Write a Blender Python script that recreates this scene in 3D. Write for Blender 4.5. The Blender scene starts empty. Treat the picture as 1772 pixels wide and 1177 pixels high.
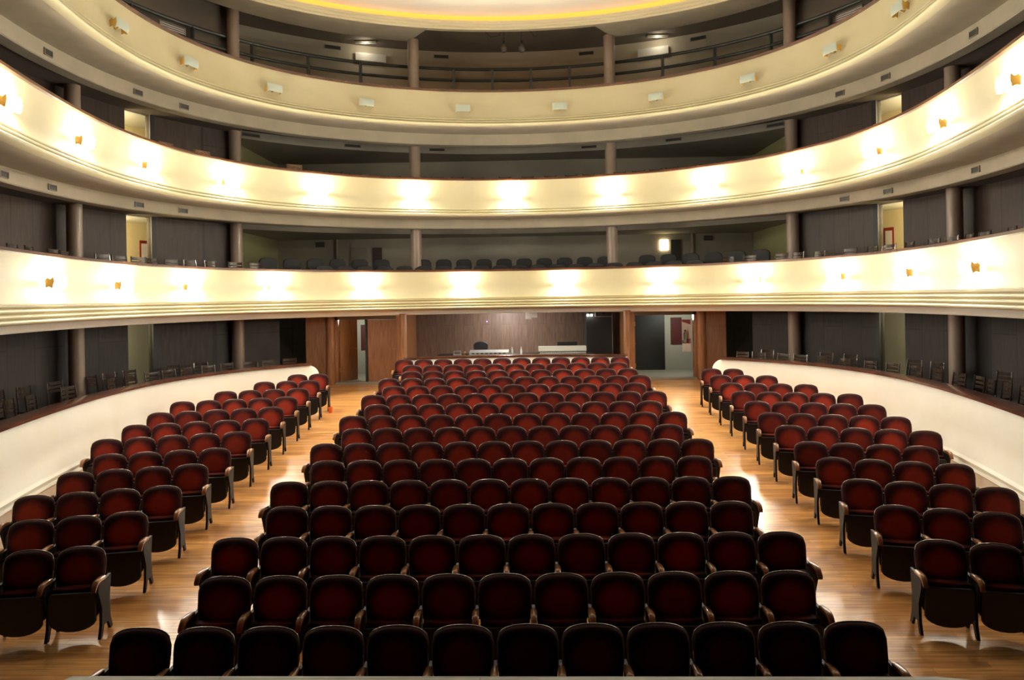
import bpy, bmesh, math, random, bisect
from mathutils import Vector, Matrix
random.seed(7)
PI = math.pi
SCN = bpy.context.scene
COL = SCN.collection

# ------------------------------------------------------------------ camera
EYE = 4.01                       # camera height over the floor plane's zero line
cam_d = bpy.data.cameras.new('camera')
cam = bpy.data.objects.new('camera', cam_d); COL.objects.link(cam)
YAW, ROLL = -0.01388, 0.0161
r0 = Vector((math.cos(YAW), -math.sin(YAW), 0)); up0 = Vector((0, 0, 1)); fw = Vector((math.sin(YAW), math.cos(YAW), 0))
cx = r0 * math.cos(ROLL) - up0 * math.sin(ROLL)
cy = r0 * math.sin(ROLL) + up0 * math.cos(ROLL)
cam.matrix_world = Matrix(((cx.x, cy.x, -fw.x, 0.2), (cx.y, cy.y, -fw.y, 0.0), (cx.z, cy.z, -fw.z, EYE), (0, 0, 0, 1)))
cam_d.sensor_width = 36; cam_d.lens = 1181 / 1772 * 36
cam_d.shift_y = -72.9 / 1772
cam_d.clip_start = 0.05; cam_d.clip_end = 200
SCN.camera = cam

# ------------------------------------------------------------------ world and exposure
SCN.view_settings.view_transform = 'Standard'; SCN.view_settings.look = 'None'
SCN.view_settings.gamma = 1; SCN.view_settings.use_curve_mapping = False
SCN.view_settings.exposure = 2.42
W = bpy.data.worlds.new('world'); SCN.world = W; W.use_nodes = True
W.node_tree.nodes['Background'].inputs[0].default_value = (0.9, 0.95, 1.0, 1)
W.node_tree.nodes['Background'].inputs[1].default_value = 0.0005
try:
    SCN.cycles.max_bounces = 10; SCN.cycles.diffuse_bounces = 6; SCN.cycles.glossy_bounces = 3
    SCN.cycles.sample_clamp_indirect = 8; SCN.cycles.use_denoising = True
    SCN.cycles.caustics_reflective = False; SCN.cycles.caustics_refractive = False
except Exception: pass
LAMP_W = 6.0        # watts in each lit sconce
LAMP_C = (1.0, 0.94, 0.78)
CORRIDOR_W = 20.0

# ------------------------------------------------------------------ materials
def mat(name, col, rough=.6, metal=0, spec=.5, emis=None, emis_s=0, coat=0, sheen=0, noise=None, bump=0, nscale=6, stretch=(1, 1, 1)):
    m = bpy.data.materials.new(name); m.use_nodes = True
    nt = m.node_tree; b = nt.nodes['Principled BSDF']
    b.inputs['Base Color'].default_value = (*col, 1); b.inputs['Roughness'].default_value = rough
    b.inputs['Metallic'].default_value = metal; b.inputs['Specular IOR Level'].default_value = spec
    if coat: b.inputs['Coat Weight'].default_value = coat; b.inputs['Coat Roughness'].default_value = .12
    if sheen: b.inputs['Sheen Weight'].default_value = sheen; b.inputs['Sheen Roughness'].default_value = .35
    if emis: b.inputs['Emission Color'].default_value = (*emis, 1); b.inputs['Emission Strength'].default_value = emis_s
    if noise or bump:
        tc = nt.nodes.new('ShaderNodeTexCoord'); mp = nt.nodes.new('ShaderNodeMapping'); mp.inputs['Scale'].default_value = stretch
        nz = nt.nodes.new('ShaderNodeTexNoise'); nz.inputs['Scale'].default_value = nscale; nz.inputs['Detail'].default_value = 4
        nt.links.new(tc.outputs['Object'], mp.inputs[0]); nt.links.new(mp.outputs[0], nz.inputs[0])
        if noise:
            mx = nt.nodes.new('ShaderNodeMix'); mx.data_type = 'RGBA'
            mx.inputs[6].default_value = (*col, 1); mx.inputs[7].default_value = (*noise, 1)
            cr = nt.nodes.new('ShaderNodeMapRange'); cr.inputs[1].default_value = .35; cr.inputs[2].default_value = .65
            nt.links.new(nz.outputs[0], cr.inputs[0]); nt.links.new(cr.outputs[0], mx.inputs[0]); nt.links.new(mx.outputs[2], b.inputs['Base Color'])
        if bump:
            bp = nt.nodes.new('ShaderNodeBump'); bp.inputs['Strength'].default_value = bump; bp.inputs['Distance'].default_value = .02
            nt.links.new(nz.outputs[0], bp.inputs['Height']); nt.links.new(bp.outputs[0], b.inputs['Normal'])
    return m

def planks(name, c1, c2, seam, axis='x', width=.08, length=1.3, rough=.3, coat=0, seamw=.015):
    """boards running along one axis of the object's own coordinates"""
    m = bpy.data.materials.new(name); m.use_nodes = True; nt = m.node_tree; b = nt.nodes['Principled BSDF']
    tc = nt.nodes.new('ShaderNodeTexCoord'); mp = nt.nodes.new('ShaderNodeMapping')
    if axis == 'z': mp.inputs['Rotation'].default_value = (0, PI / 2, 0)
    br = nt.nodes.new('ShaderNodeTexBrick'); br.offset = .37; br.squash = 1
    br.inputs['Scale'].default_value = 1; br.inputs['Brick Width'].default_value = length; br.inputs['Row Height'].default_value = width
    br.inputs['Mortar Size'].default_value = width * seamw; br.inputs['Color1'].default_value = (*c1, 1); br.inputs['Color2'].default_value = (*c2, 1)
    br.inputs['Mortar'].default_value = (*seam, 1); br.inputs['Bias'].default_value = 0
    if axis == 'z':   # walls: x,y,z -> (z, along)
        sep = nt.nodes.new('ShaderNodeSeparateXYZ'); ad = nt.nodes.new('ShaderNodeMath'); ad.operation = 'SUBTRACT'
        cmb = nt.nodes.new('ShaderNodeCombineXYZ')
        nt.links.new(tc.outputs['Object'], sep.inputs[0]); nt.links.new(sep.outputs[0], ad.inputs[0]); nt.links.new(sep.outputs[1], ad.inputs[1])
        nt.links.new(sep.outputs[2], cmb.inputs[0]); nt.links.new(ad.outputs[0], cmb.inputs[1]); vec = cmb.outputs[0]
    else:
        nt.links.new(tc.outputs['Object'], mp.inputs[0]); vec = mp.outputs[0]
    nt.links.new(vec, br.inputs[0])
    mp2 = nt.nodes.new('ShaderNodeMapping'); mp2.inputs['Scale'].default_value = (1.2, 22, 1)
    nz = nt.nodes.new('ShaderNodeTexNoise'); nz.inputs['Scale'].default_value = 1.6; nz.inputs['Detail'].default_value = 6
    nt.links.new(vec, mp2.inputs[0]); nt.links.new(mp2.outputs[0], nz.inputs[0])
    mx = nt.nodes.new('ShaderNodeMix'); mx.data_type = 'RGBA'; mx.blend_type = 'MULTIPLY'; mx.inputs[0].default_value = .75
    cr = nt.nodes.new('ShaderNodeValToRGB'); cr.color_ramp.elements[0].position = .3; cr.color_ramp.elements[0].color = (.45, .36, .3, 1)
    cr.color_ramp.elements[1].position = .7; cr.color_ramp.elements[1].color = (1.1, 1.1, 1.1, 1)
    nt.links.new(nz.outputs[0], cr.inputs[0]); nt.links.new(br.outputs[0], mx.inputs[6]); nt.links.new(cr.outputs[0], mx.inputs[7])
    nt.links.new(mx.outputs[2], b.inputs['Base Color']); b.inputs['Roughness'].default_value = rough
    if coat: b.inputs['Coat Weight'].default_value = coat; b.inputs['Coat Roughness'].default_value = .18
    return m

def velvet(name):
    """worn red pile: light on the middle of each pad is painted brighter than its rim, and every pad has its own wear"""
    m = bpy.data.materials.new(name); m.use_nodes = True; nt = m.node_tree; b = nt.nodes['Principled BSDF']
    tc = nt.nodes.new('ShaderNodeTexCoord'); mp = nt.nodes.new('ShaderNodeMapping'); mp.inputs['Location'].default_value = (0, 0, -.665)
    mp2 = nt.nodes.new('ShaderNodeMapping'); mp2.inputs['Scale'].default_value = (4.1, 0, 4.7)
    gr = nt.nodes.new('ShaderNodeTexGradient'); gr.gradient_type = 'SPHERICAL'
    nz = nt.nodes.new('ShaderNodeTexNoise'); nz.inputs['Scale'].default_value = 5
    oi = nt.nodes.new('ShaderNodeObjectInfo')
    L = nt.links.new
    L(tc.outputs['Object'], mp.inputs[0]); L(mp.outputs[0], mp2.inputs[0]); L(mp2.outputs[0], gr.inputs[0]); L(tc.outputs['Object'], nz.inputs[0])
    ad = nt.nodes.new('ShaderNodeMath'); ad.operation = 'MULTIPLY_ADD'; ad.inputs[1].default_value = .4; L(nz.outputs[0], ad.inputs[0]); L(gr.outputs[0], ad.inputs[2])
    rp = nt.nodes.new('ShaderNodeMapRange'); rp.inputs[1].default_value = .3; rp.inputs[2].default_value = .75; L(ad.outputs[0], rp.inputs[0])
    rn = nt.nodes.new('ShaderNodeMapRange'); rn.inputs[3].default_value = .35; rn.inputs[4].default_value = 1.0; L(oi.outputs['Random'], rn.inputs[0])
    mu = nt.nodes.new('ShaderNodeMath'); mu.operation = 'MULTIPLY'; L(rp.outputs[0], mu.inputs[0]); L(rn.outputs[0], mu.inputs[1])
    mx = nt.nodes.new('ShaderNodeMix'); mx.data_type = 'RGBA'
    mx.inputs[6].default_value = (.030, .0045, .0045, 1); mx.inputs[7].default_value = (.40, .040, .018, 1)  # brighter second colour paints in the light on the padded middle
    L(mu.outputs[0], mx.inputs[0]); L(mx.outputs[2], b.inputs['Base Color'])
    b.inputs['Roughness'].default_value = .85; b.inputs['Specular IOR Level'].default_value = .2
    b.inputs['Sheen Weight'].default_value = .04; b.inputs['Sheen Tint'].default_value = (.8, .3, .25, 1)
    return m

M = dict(
    cream=mat('cream_plaster', (.57, .515, .325), .62, noise=(.535, .475, .285), nscale=1.2, bump=.05),
    ivory=mat('ivory_plaster', (.88, .85, .76), .6, noise=(.85, .81, .70), nscale=1.5, bump=.05),
    trim=mat('cream_moulding', (.74, .66, .45), .5),
    gilt=mat('dull_gold_line', (.42, .30, .10), .45),
    dome=mat('dome_plaster', (.88, .85, .76), .8),
    greyb=mat('beam_plaster', (.50, .44, .33), .75, noise=(.44, .385, .29), nscale=2),
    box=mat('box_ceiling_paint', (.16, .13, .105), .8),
    backw=mat('rear_wall_paint', (.46, .41, .33), .85, noise=(.41, .37, .30), nscale=1),
    olive=mat('olive_wall_paint', (.42, .40, .20), .85),
    corr=mat('corridor_paint', (.70, .60, .34), .8),
    greyw=mat('grey_corridor_paint', (.50, .50, .44), .8),
    gfloor=mat('grey_lobby_floor', (.42, .41, .36), .5),
    boxfl=mat('dark_box_floor', (.05, .035, .03), .7),
    col=mat('column_paint', (.36, .27, .21), .42, coat=.15),
    pan=planks('dark_wood_panelling', (.050, .026, .017), (.070, .038, .025), (.014, .008, .006), 'z', .55, 5, .52),
    gpan=planks('ground_dark_panelling', (.038, .031, .027), (.05, .038, .032), (.02, .015, .012), 'z', .7, 5, .6),
    wood=planks('reddish_door_wood', (.36, .16, .065), (.41, .19, .075), (.22, .10, .05), 'z', .9, 5, .4, .1, .002),
    bwood=planks('booth_wood_panelling', (.20, .135, .10), (.225, .15, .11), (.15, .10, .075), 'z', .3, 5, .5, 0, .02),
    floor=planks('oak_strip_floor', (.92, .48, .16), (.64, .29, .09), (.32, .13, .045), 'x', .085, 1.5, .28, .25),
    rail=mat('handrail_wood', (.075, .027, .015), .22, coat=.7, noise=(.13, .045, .022), nscale=3),
    arm=mat('armrest_wood', (.30, .12, .045), .28, coat=.5),
    iron=mat('dark_iron', (.010, .009, .009), .55, spec=.25),
    pan_b=mat('black_seat_pan', (.008, .007, .007), .4),
    brim=mat('dark_back_rim', (.16, .12, .10), .25, metal=.8),
    velvet=velvet('worn_red_velvet_lit_middle'),
    black=mat('black_upholstery', (.012, .010, .012), .6),
    cwood=mat('dark_chair_wood', (.055, .036, .027), .2, coat=.8),
    tapes=mat('patterned_box_chair', (.30, .17, .10), .8, noise=(.10, .055, .035), nscale=30),
    brass=mat('old_brass', (.55, .33, .10), .3, metal=.9),
    amber=mat('amber_end_plate', (.62, .36, .08), .4),
    shade_off=mat('frosted_shade', (.46, .52, .45), .35),
    shade_on=mat('lit_frosted_shade', (.9, .88, .8), .4, emis=(1.0, .95, .84), emis_s=52),
    shade_in=mat('shade_inner_face', (.85, .80, .65), .5, emis=(1, .86, .6), emis_s=2),
    bulb=mat('bulb_glow', (1, 1, 1), .4, emis=(1.0, .86, .6), emis_s=30),
    cove=mat('orange_cove_light', (.5, .2, .03), .6, emis=(1.0, .40, .06), emis_s=.30),
    grille=mat('vent_grille', (.10, .09, .08), .5, metal=.3),
    vframe=mat('vent_frame', (.36, .32, .25), .6),
    steel=mat('dark_green_pipe', (.045, .048, .042), .4),
    white=mat('white_enamel', (.75, .75, .70), .45),
    silver=mat('grey_console', (.30, .32, .31), .4),
    dark=mat('matt_black', (.012, .012, .013), .5),
    charcoal=mat('charcoal_panel', (.035, .037, .036), .5),
    paper=mat('pale_paper', (.72, .68, .66), .7),
    red=mat('red_board', (.10, .012, .012), .6),
    redp=mat('red_paint', (.26, .03, .02), .4),
    orange=mat('orange_plastic', (.9, .16, .04), .5),
    bottle=mat('clear_bottle', (.75, .80, .80), .1),
    stage=planks('pale_stage_boards', (.62, .60, .50), (.55, .53, .45), (.3, .28, .22), 'x', .12, 3, .6),
    glow=mat('lit_window_glow', (.9, .85, .6), .5, emis=(1.0, .82, .45), emis_s=1.6),
    led=mat('blue_led', (.1, .1, .8), .5, emis=(.1, .08, 1), emis_s=3),
    wled=mat('white_led', (1, 1, 1), .5, emis=(1, .97, .85), emis_s=3),
)

# ------------------------------------------------------------------ mesh helpers
class MB:
    def __init__(s): s.v = []; s.f = []
    def add(s, vs, fs):
        n = len(s.v); s.v += [tuple(v) for v in vs]; s.f += [tuple(i + n for i in f) for f in fs]; return s
    def box(s, x0, x1, y0, y1, z0, z1):
        return s.add([(x0, y0, z0), (x1, y0, z0), (x1, y1, z0), (x0, y1, z0), (x0, y0, z1), (x1, y0, z1), (x1, y1, z1), (x0, y1, z1)],
                     [(0, 3, 2, 1), (4, 5, 6, 7), (0, 1, 5, 4), (1, 2, 6, 5), (2, 3, 7, 6), (3, 0, 4, 7)])
    def tube(s, pts, r, n=8, cap=True):
        pts = [Vector(p) for p in pts]; rings = []
        rr = r if isinstance(r, (list, tuple)) else [r] * len(pts)
        prev = None
        for i, p in enumerate(pts):
            t = (pts[min(i + 1, len(pts) - 1)] - pts[max(i - 1, 0)]).normalized()
            a = prev if prev else (Vector((0, 0, 1)) if abs(t.z) < .9 else Vector((1, 0, 0)))
            u = (a - t * a.dot(t)).normalized(); prev = u; w = t.cross(u)
            rings.append([p + (u * math.cos(2 * PI * k / n) + w * math.sin(2 * PI * k / n)) * rr[i] for k in range(n)])
        vs = [v for r_ in rings for v in r_]; fs = []
        for i in range(len(rings) - 1):
            for k in range(n):
                a = i * n + k; b = i * n + (k + 1) % n; fs.append((a, b, b + n, a + n))
        if cap: fs += [tuple(reversed(range(n))), tuple(range((len(rings) - 1) * n, len(rings) * n))]
        return s.add(vs, fs)
    def lathe(s, prof, c=(0, 0, 0), n=24):
        vs = []; fs = []
        for r, z in prof:
            for k in range(n): vs.append((c[0] + r * math.cos(2 * PI * k / n), c[1] + r * math.sin(2 * PI * k / n), c[2] + z))
        for i in range(len(prof) - 1):
            for k in range(n):
                a = i * n + k; b = i * n + (k + 1) % n; fs.append((a, b, b + n, a + n))
        fs += [tuple(reversed(range(n))), tuple(range((len(prof) - 1) * n, len(prof) * n))]
        return s.add(vs, fs)
    def prism(s, poly, axis, a0, a1):
        """polygon of (p,q) extruded along an axis"""
        def mk(p, q, a): return {'x': (a, p, q), 'y': (p, a, q), 'z': (p, q, a)}[axis]
        n = len(poly); vs = [mk(p, q, a0) for p, q in poly] + [mk(p, q, a1) for p, q in poly]
        fs = [tuple(range(n)), tuple(reversed(range(n, 2 * n)))] + [(i, i + n, (i + 1) % n + n, (i + 1) % n) for i in range(n)]
        return s.add(vs, fs)
    def grid(s, rows, closed=False):
        m = len(rows[0]); n = len(s.v); vs = [p for r in rows for p in r]; fs = []
        for i in range(len(rows) - 1):
            for k in range(m if closed else m - 1):
                a = i * m + k; b = i * m + (k + 1) % m; fs.append((a, b, b + m, a + m))
        return s.add(vs, fs)
    def mesh(s, name, m, smooth=40):
        me = bpy.data.meshes.new(name); me.from_pydata(s.v, [], s.f); me.materials.append(m)
        bm = bmesh.new(); bm.from_mesh(me); bmesh.ops.recalc_face_normals(bm, faces=bm.faces); bm.to_mesh(me); bm.free()
        if smooth:
            me.polygons.foreach_set('use_smooth', [True] * len(me.polygons)); me.set_sharp_from_angle(angle=math.radians(smooth))
        return me
    def obj(s, name, m, parent=None, smooth=40, bevel=0):
        o = bpy.data.objects.new(name, s.mesh(name, m, smooth)); COL.objects.link(o)
        if parent: o.parent = parent
        if bevel:
            bv = o.modifiers.new('b', 'BEVEL'); bv.width = bevel; bv.segments = 2; bv.limit_method = 'ANGLE'
        return o

def struct(o, label=None):
    o['kind'] = 'structure'
    if label: o['label'] = label
    return o
def tag(o, label, cat, group=None):
    o['label'] = label; o['category'] = cat
    if group: o['group'] = group
    return o
def empty(name, loc=(0, 0, 0), rz=0, label=None, cat=None, group=None):
    o = bpy.data.objects.new(name, None); COL.objects.link(o); o.location = loc; o.rotation_euler = (0, 0, rz); o.empty_display_size = .1
    if label: tag(o, label, cat, group)
    return o
def kids(o): return [c for c in ALLK.get(o.name, [])]
ALLK = {}
def reg(root):
    """remember a prototype's children so that copies need no search"""
    ALLK.clear()
    for o in COL.objects:
        if o.parent: ALLK.setdefault(o.parent.name, []).append(o)
def copy_tree(o, parent=None, skip=()):
    c = o.copy(); COL.objects.link(c); c.parent = parent
    for ch in ALLK.get(o.name, []):
        if ch.name not in skip: copy_tree(ch, c, skip)
    return c
ORD = ['first', 'second', 'third', 'fourth', 'fifth', 'sixth', 'seventh', 'eighth', 'ninth', 'tenth', 'eleventh', 'twelfth', 'thirteenth',
       'fourteenth', 'fifteenth', 'sixteenth', 'seventeenth', 'eighteenth', 'nineteenth', 'twentieth', 'twenty-first', 'twenty-second',
       'twenty-third', 'twenty-fourth', 'twenty-fifth', 'twenty-sixth', 'twenty-seventh', 'twenty-eighth', 'twenty-ninth', 'thirtieth']

# ------------------------------------------------------------------ the horseshoe
CO = (7.08, -2.031, 0.569, -0.544, 0.157); SC = 1.12; CYY = 13.44
def rpt(t):
    r = SC * (CO[0] + CO[1] * math.cos(t) + CO[2] * math.cos(2 * t) + CO[3] * math.cos(3 * t) + CO[4] * math.cos(4 * t))
    return (r * math.sin(t), CYY + r * math.cos(t))
def _ring():
    N = 720; T = 2.15
    P = [rpt(-T + 2 * T * i / N) for i in range(N + 1)]
    def ext(a, b):
        dx, dy = b[0] - a[0], b[1] - a[1]; L = math.hypot(dx, dy); dx /= L; dy /= L; o = []; p = b
        while p[1] > 3.2: p = (p[0] + dx * .1, p[1] + dy * .1); o.append(p)
        return o
    P = list(reversed(ext(P[1], P[0]))) + P + ext(P[-2], P[-1])
    S = [0]
    for a, b in zip(P, P[1:]): S.append(S[-1] + math.hypot(b[0] - a[0], b[1] - a[1]))
    h = S[-1] / 2
    return P, [s - h for s in S]
RP, RS = _ring(); SEND = 17.2
def at(s, d=0):
    """point and outward normal at arc length s along the balcony front (0 = middle of the back)"""
    i = min(max(bisect.bisect(RS, s) - 1, 1), len(RP) - 3)
    f = (s - RS[i]) / (RS[i + 1] - RS[i])
    x = RP[i][0] + f * (RP[i + 1][0] - RP[i][0]); y = RP[i][1] + f * (RP[i + 1][1] - RP[i][1])
    dx = RP[i + 2][0] - RP[i - 1][0]; dy = RP[i + 2][1] - RP[i - 1][1]; L = math.hypot(dx, dy)
    return x - dy / L * d, y + dx / L * d, -dy / L, dx / L
def samples(a, b, step=.22):
    n = max(2, int(round((b - a) / step))); return [a + (b - a) * i / n for i in range(n + 1)]
def sweep(mb, ss, prof, closed=True, caps=True):
    """prof: list of (d, H) with H relative to the eye; swept along the horseshoe"""
    rows = []
    for s in ss:
        row = []
        for d, H in prof:
            if d == 'out': x, y = outer(s)
            else: x, y = at(s, d)[:2]
            row.append((x, y, EYE + H))
        rows.append(row)
    n = len(mb.v); m = len(prof); mb.grid(rows, closed)
    if caps and closed:
        mb.f += [tuple(n + k for k in range(m)), tuple(n + (len(rows) - 1) * m + k for k in reversed(range(m)))]
    return mb
JOG = 6.58; XB = 8.15; YB = 23.4
def outer(s):
    """outer boundary of the balconies: side wall, then the deep part behind the middle"""
    if abs(s) >= JOG: return at(s, 2.2)[:2]
    x, y, nx, ny = at(s, 1.0)
    t = (YB - y) / ny if ny > .05 else 99
    if abs(nx) > 1e-4: t = min(t, (XB - abs(x)) / abs(nx) if XB > abs(x) else 1.2)
    t = max(t, 1.2)
    return x + nx * t, y + ny * t

ALLS = samples(-SEND, SEND)
TIERS = [  # rail height, cornice bottom, beam bottom under it, name
    (.825, -.28, -.42, 'first'), (3.39, 2.34, 2.08, 'second'), (5.89, 4.88, 4.57, 'third')]

# ------------------------------------------------------------------ balconies
def fillets(z0, z1, n, d0, depth):
    """a stack of half-round fillets from z0 (top) down to z1"""
    out = []; h = (z0 - z1) / n
    for i in range(n):
        zt = z0 - i * h
        dd = depth * (.55 + .45 * (i + 1) / n)
        for k in range(6):
            a = PI * k / 5; out.append((d0 - dd * (.55 + .45 * math.sin(a)), zt - h * (.06 + .88 * (1 - math.cos(a)) / 2)))
    return out
for ti, (zr, zc, zb, nm) in enumerate(TIERS):
    ch = .31 if ti == 0 else .20
    zf = zc + ch
    face = [(.02, zr - .06)]
    for k in range(9):          # gently hollow plaster face
        t = k / 8; z = zr - .07 - t * (zr - .07 - zf)
        face.append((.0 + .045 * math.sin(PI * t) - .02 * t, z))
    prof = face + fillets(zf, zc, 4 if ti == 0 else 3, 0.0, .11 if ti == 0 else .10) + [(.0, zc), (.12, zc), (.12, zc + .05), (.16, zr - .06)]
    par = struct(sweep(MB(), ALLS, prof).obj('wall_parapet_%s_tier' % nm, M['cream'], smooth=50),
                 'curved cream plaster front of the %s balcony' % nm)
    r = []
    for k in range(12):
        a = 2 * PI * k / 12; r.append((.075 + .125 * max(-1, min(1, 1.25 * math.cos(a))), zr - .035 + .035 * max(-1, min(1, 1.3 * math.sin(a)))))
    sweep(MB(), ALLS, r).obj('handrail', M['rail'], par)['label'] = 'dark polished wood handrail'
    if ti == 0:
        for z in (zf - .005, zf - .085, zf - .165, zc + .045):
            sweep(MB(), ALLS, [(-.060, z), (-.090 if z < zf - .1 else -.075, z), (-.090 if z < zf - .1 else -.075, z - .016), (-.060, z - .016)]).obj('gilt_line', M['gilt'], par)
    # soffit and ring beam
    so = sweep(MB(), ALLS, [(.0, zc + .01), (1.3, zc + .01), (1.3, zc + .06), (0, zc + .06)]).obj('ceiling_soffit_%s_tier' % nm, M['greyb']); struct(so)
    bt = zc + .01; bd = 1.1 if ti else .55; zbb = zb if ti else -.44
    bm_ = sweep(MB(), ALLS, [(bd, bt), (bd, zbb + .02), (bd + .02, zbb), (1.40, zbb), (1.40, bt)]).obj('beam', M['greyb'] if ti else M['ivory']); struct(bm_, 'pale curved beam under the %s balcony' % nm)
    # slab
    fl = sweep(MB(), ALLS, [(.14, zc + .06), (.14, zr - .92), ('out', zr - .92), ('out', zc + .06)]).obj('floor_%s_tier' % nm, M['boxfl']); struct(fl)
    # ceiling over the boxes below
    for sg in (-1, 1):
        a, b = sorted((sg * JOG, sg * SEND))
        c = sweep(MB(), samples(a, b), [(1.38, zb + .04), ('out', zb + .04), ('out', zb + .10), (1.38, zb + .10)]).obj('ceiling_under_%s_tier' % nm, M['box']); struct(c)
    if ti > 0:
        hc = zb + (.38 if ti == 2 else .17); hb = hc - (.24 if ti == 2 else .15)
        c = sweep(MB(), samples(-JOG, JOG), [(1.38, zb + .04), (1.42, hc), (3.0, hc), (3.0, hb), ('out', hb), ('out', hc + .1), (1.3, hc + .1)]).obj('ceiling_behind_columns_%s_tier' % nm, M['backw']); struct(c)
    else:
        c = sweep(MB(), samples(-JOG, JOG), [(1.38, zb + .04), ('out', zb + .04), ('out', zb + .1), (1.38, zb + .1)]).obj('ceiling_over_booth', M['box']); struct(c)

# gallery (third tier) stepped floor, ceilings, rear wall
g = sweep(MB(), samples(-12, 12), [(1.5, 4.97), (1.5, 5.35), (2.0, 5.35), (2.0, 5.85), (3.0, 5.85), (3.0, 6.2), ('out', 6.2), ('out', 4.97)]).obj('floor_gallery_steps', M['backw']); struct(g)
struct(sweep(MB(), samples(-6.3, 6.3), [(4.2, 4.97), (4.2, 8.5), (4.32, 8.5), (4.32, 4.97)]).obj('wall_gallery_rear', mat('gallery_wall_paint', (.66, .58, .44), .85)), 'curved beige wall behind the gallery railing')
AX, BY, EC = 9.0, 7.05, 12.8
def ell(ang, k=1.0, da=0): return ((AX + da) * k * math.sin(ang), EC + (BY + da) * k * math.cos(ang))
# soffit around the ceiling opening, notched behind the middle for the lighting bay
rows = []
for s in samples(-SEND, SEND, .15):
    ox, oy = at(s, 1.7)[:2]; a = math.atan2(ox / AX, (oy - EC) / BY); ix, iy = ell(a)
    if math.hypot(ox / AX, (oy - EC) / BY) < 1.003: ix, iy = ox * .995, oy
    rows.append((s, (ix, iy), (ox, oy)))
def soff(rs, name):
    mb = MB(); mb.grid([[(i[0], i[1], EYE + 7.8), (o[0], o[1], EYE + 7.8), (o[0], o[1], EYE + 8.42), (i[0], i[1], EYE + 7.84)] for _, i, o in rs], True)
    n = len(rs); mb.f += [(0, 1, 2, 3), (4 * n - 1, 4 * n - 2, 4 * n - 3, 4 * n - 4)]
    return struct(mb.obj(name, M['greyb']), 'plaster soffit around the ceiling ring')
def cut(rs, sg):
    """keep the side sg; the notch edge runs from x 2.35 at the ring to x 3.1 at the columns"""
    out = [r for r in rs if r[2][0] * sg > 3.1 and r[1][0] * sg > 2.35]
    return out
L_ = cut(rows, -1); R_ = cut(rows, 1)
ei = math.asin(2.35 / AX); ep = ell(ei)
s3 = min((r for r in rows if r[2][0] > 0), key=lambda r: abs(r[2][0] - 3.1))[2]
R_ = [(0, (ep[0], ep[1]), (3.1, s3[1]))] + R_; L_ = L_ + [(0, (-ep[0], ep[1]), (-3.1, s3[1]))]
soff(L_, 'ceiling_soffit_gallery_left'); soff(R_, 'ceiling_soffit_gallery_right')
# flat upper ceiling behind
mb = MB(); N = 96
rw = []
for k in range(N + 1):
    a = -PI + 2 * PI * k / N; x, y = ell(a, 1.0, .12); R = 14
    rw.append([(x, y, EYE + 8.46), (R * math.sin(a), EC + R * math.cos(a), EYE + 8.46)])
struct(mb.grid(rw).obj('ceiling_gallery', mat('gallery_ceiling_paint', (.22, .185, .15), .85)))
# moulded ring, orange cove and shallow dome
def ering(mb, prof, n=128):
    rows = []
    for k in range(n + 1):
        a = -PI + 2 * PI * k / n; rows.append([(*ell(a, 1, da), EYE + H) for da, H in prof])
    return mb.grid(rows)
ring = struct(ering(MB(), [(.25, 7.84), (.02, 7.80), (-.03, 7.79), (-.05, 7.82), (-.04, 7.85), (-.07, 7.86), (-.09, 7.90), (-.08, 7.94), (-.10, 7.95), (-.12, 7.99), (-.11, 8.02), (.0, 8.03), (.05, 8.03)], 160).obj('trim_ceiling_ring', M['trim'], smooth=60), 'cream moulded ring around the ceiling opening')
struct(ering(MB(), [(.05, 8.03), (.06, 8.19), (.0, 8.21)]).obj('cove_light', M['cove'], None), 'glowing orange cove inside the ceiling ring')
rows = []
for j in range(14):
    t = j / 13; k = 1 - t * .98
    rows.append([(*ell(-PI + 2 * PI * i / 128, k), EYE + 8.20 + .9 * math.sin(t * PI / 2) * .8) for i in range(129)])
struct(MB().grid(rows).obj('ceiling_dome', M['dome'], smooth=60), 'shallow cream dome above the hall')

# unseen black slab added over the front rows to block ceiling bounce light
struct(MB().box(-11, 11, 2.5, 9.6, EYE + 7.0, EYE + 7.2).obj('ceiling_light_blocker', M['dark'], smooth=0))
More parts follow.
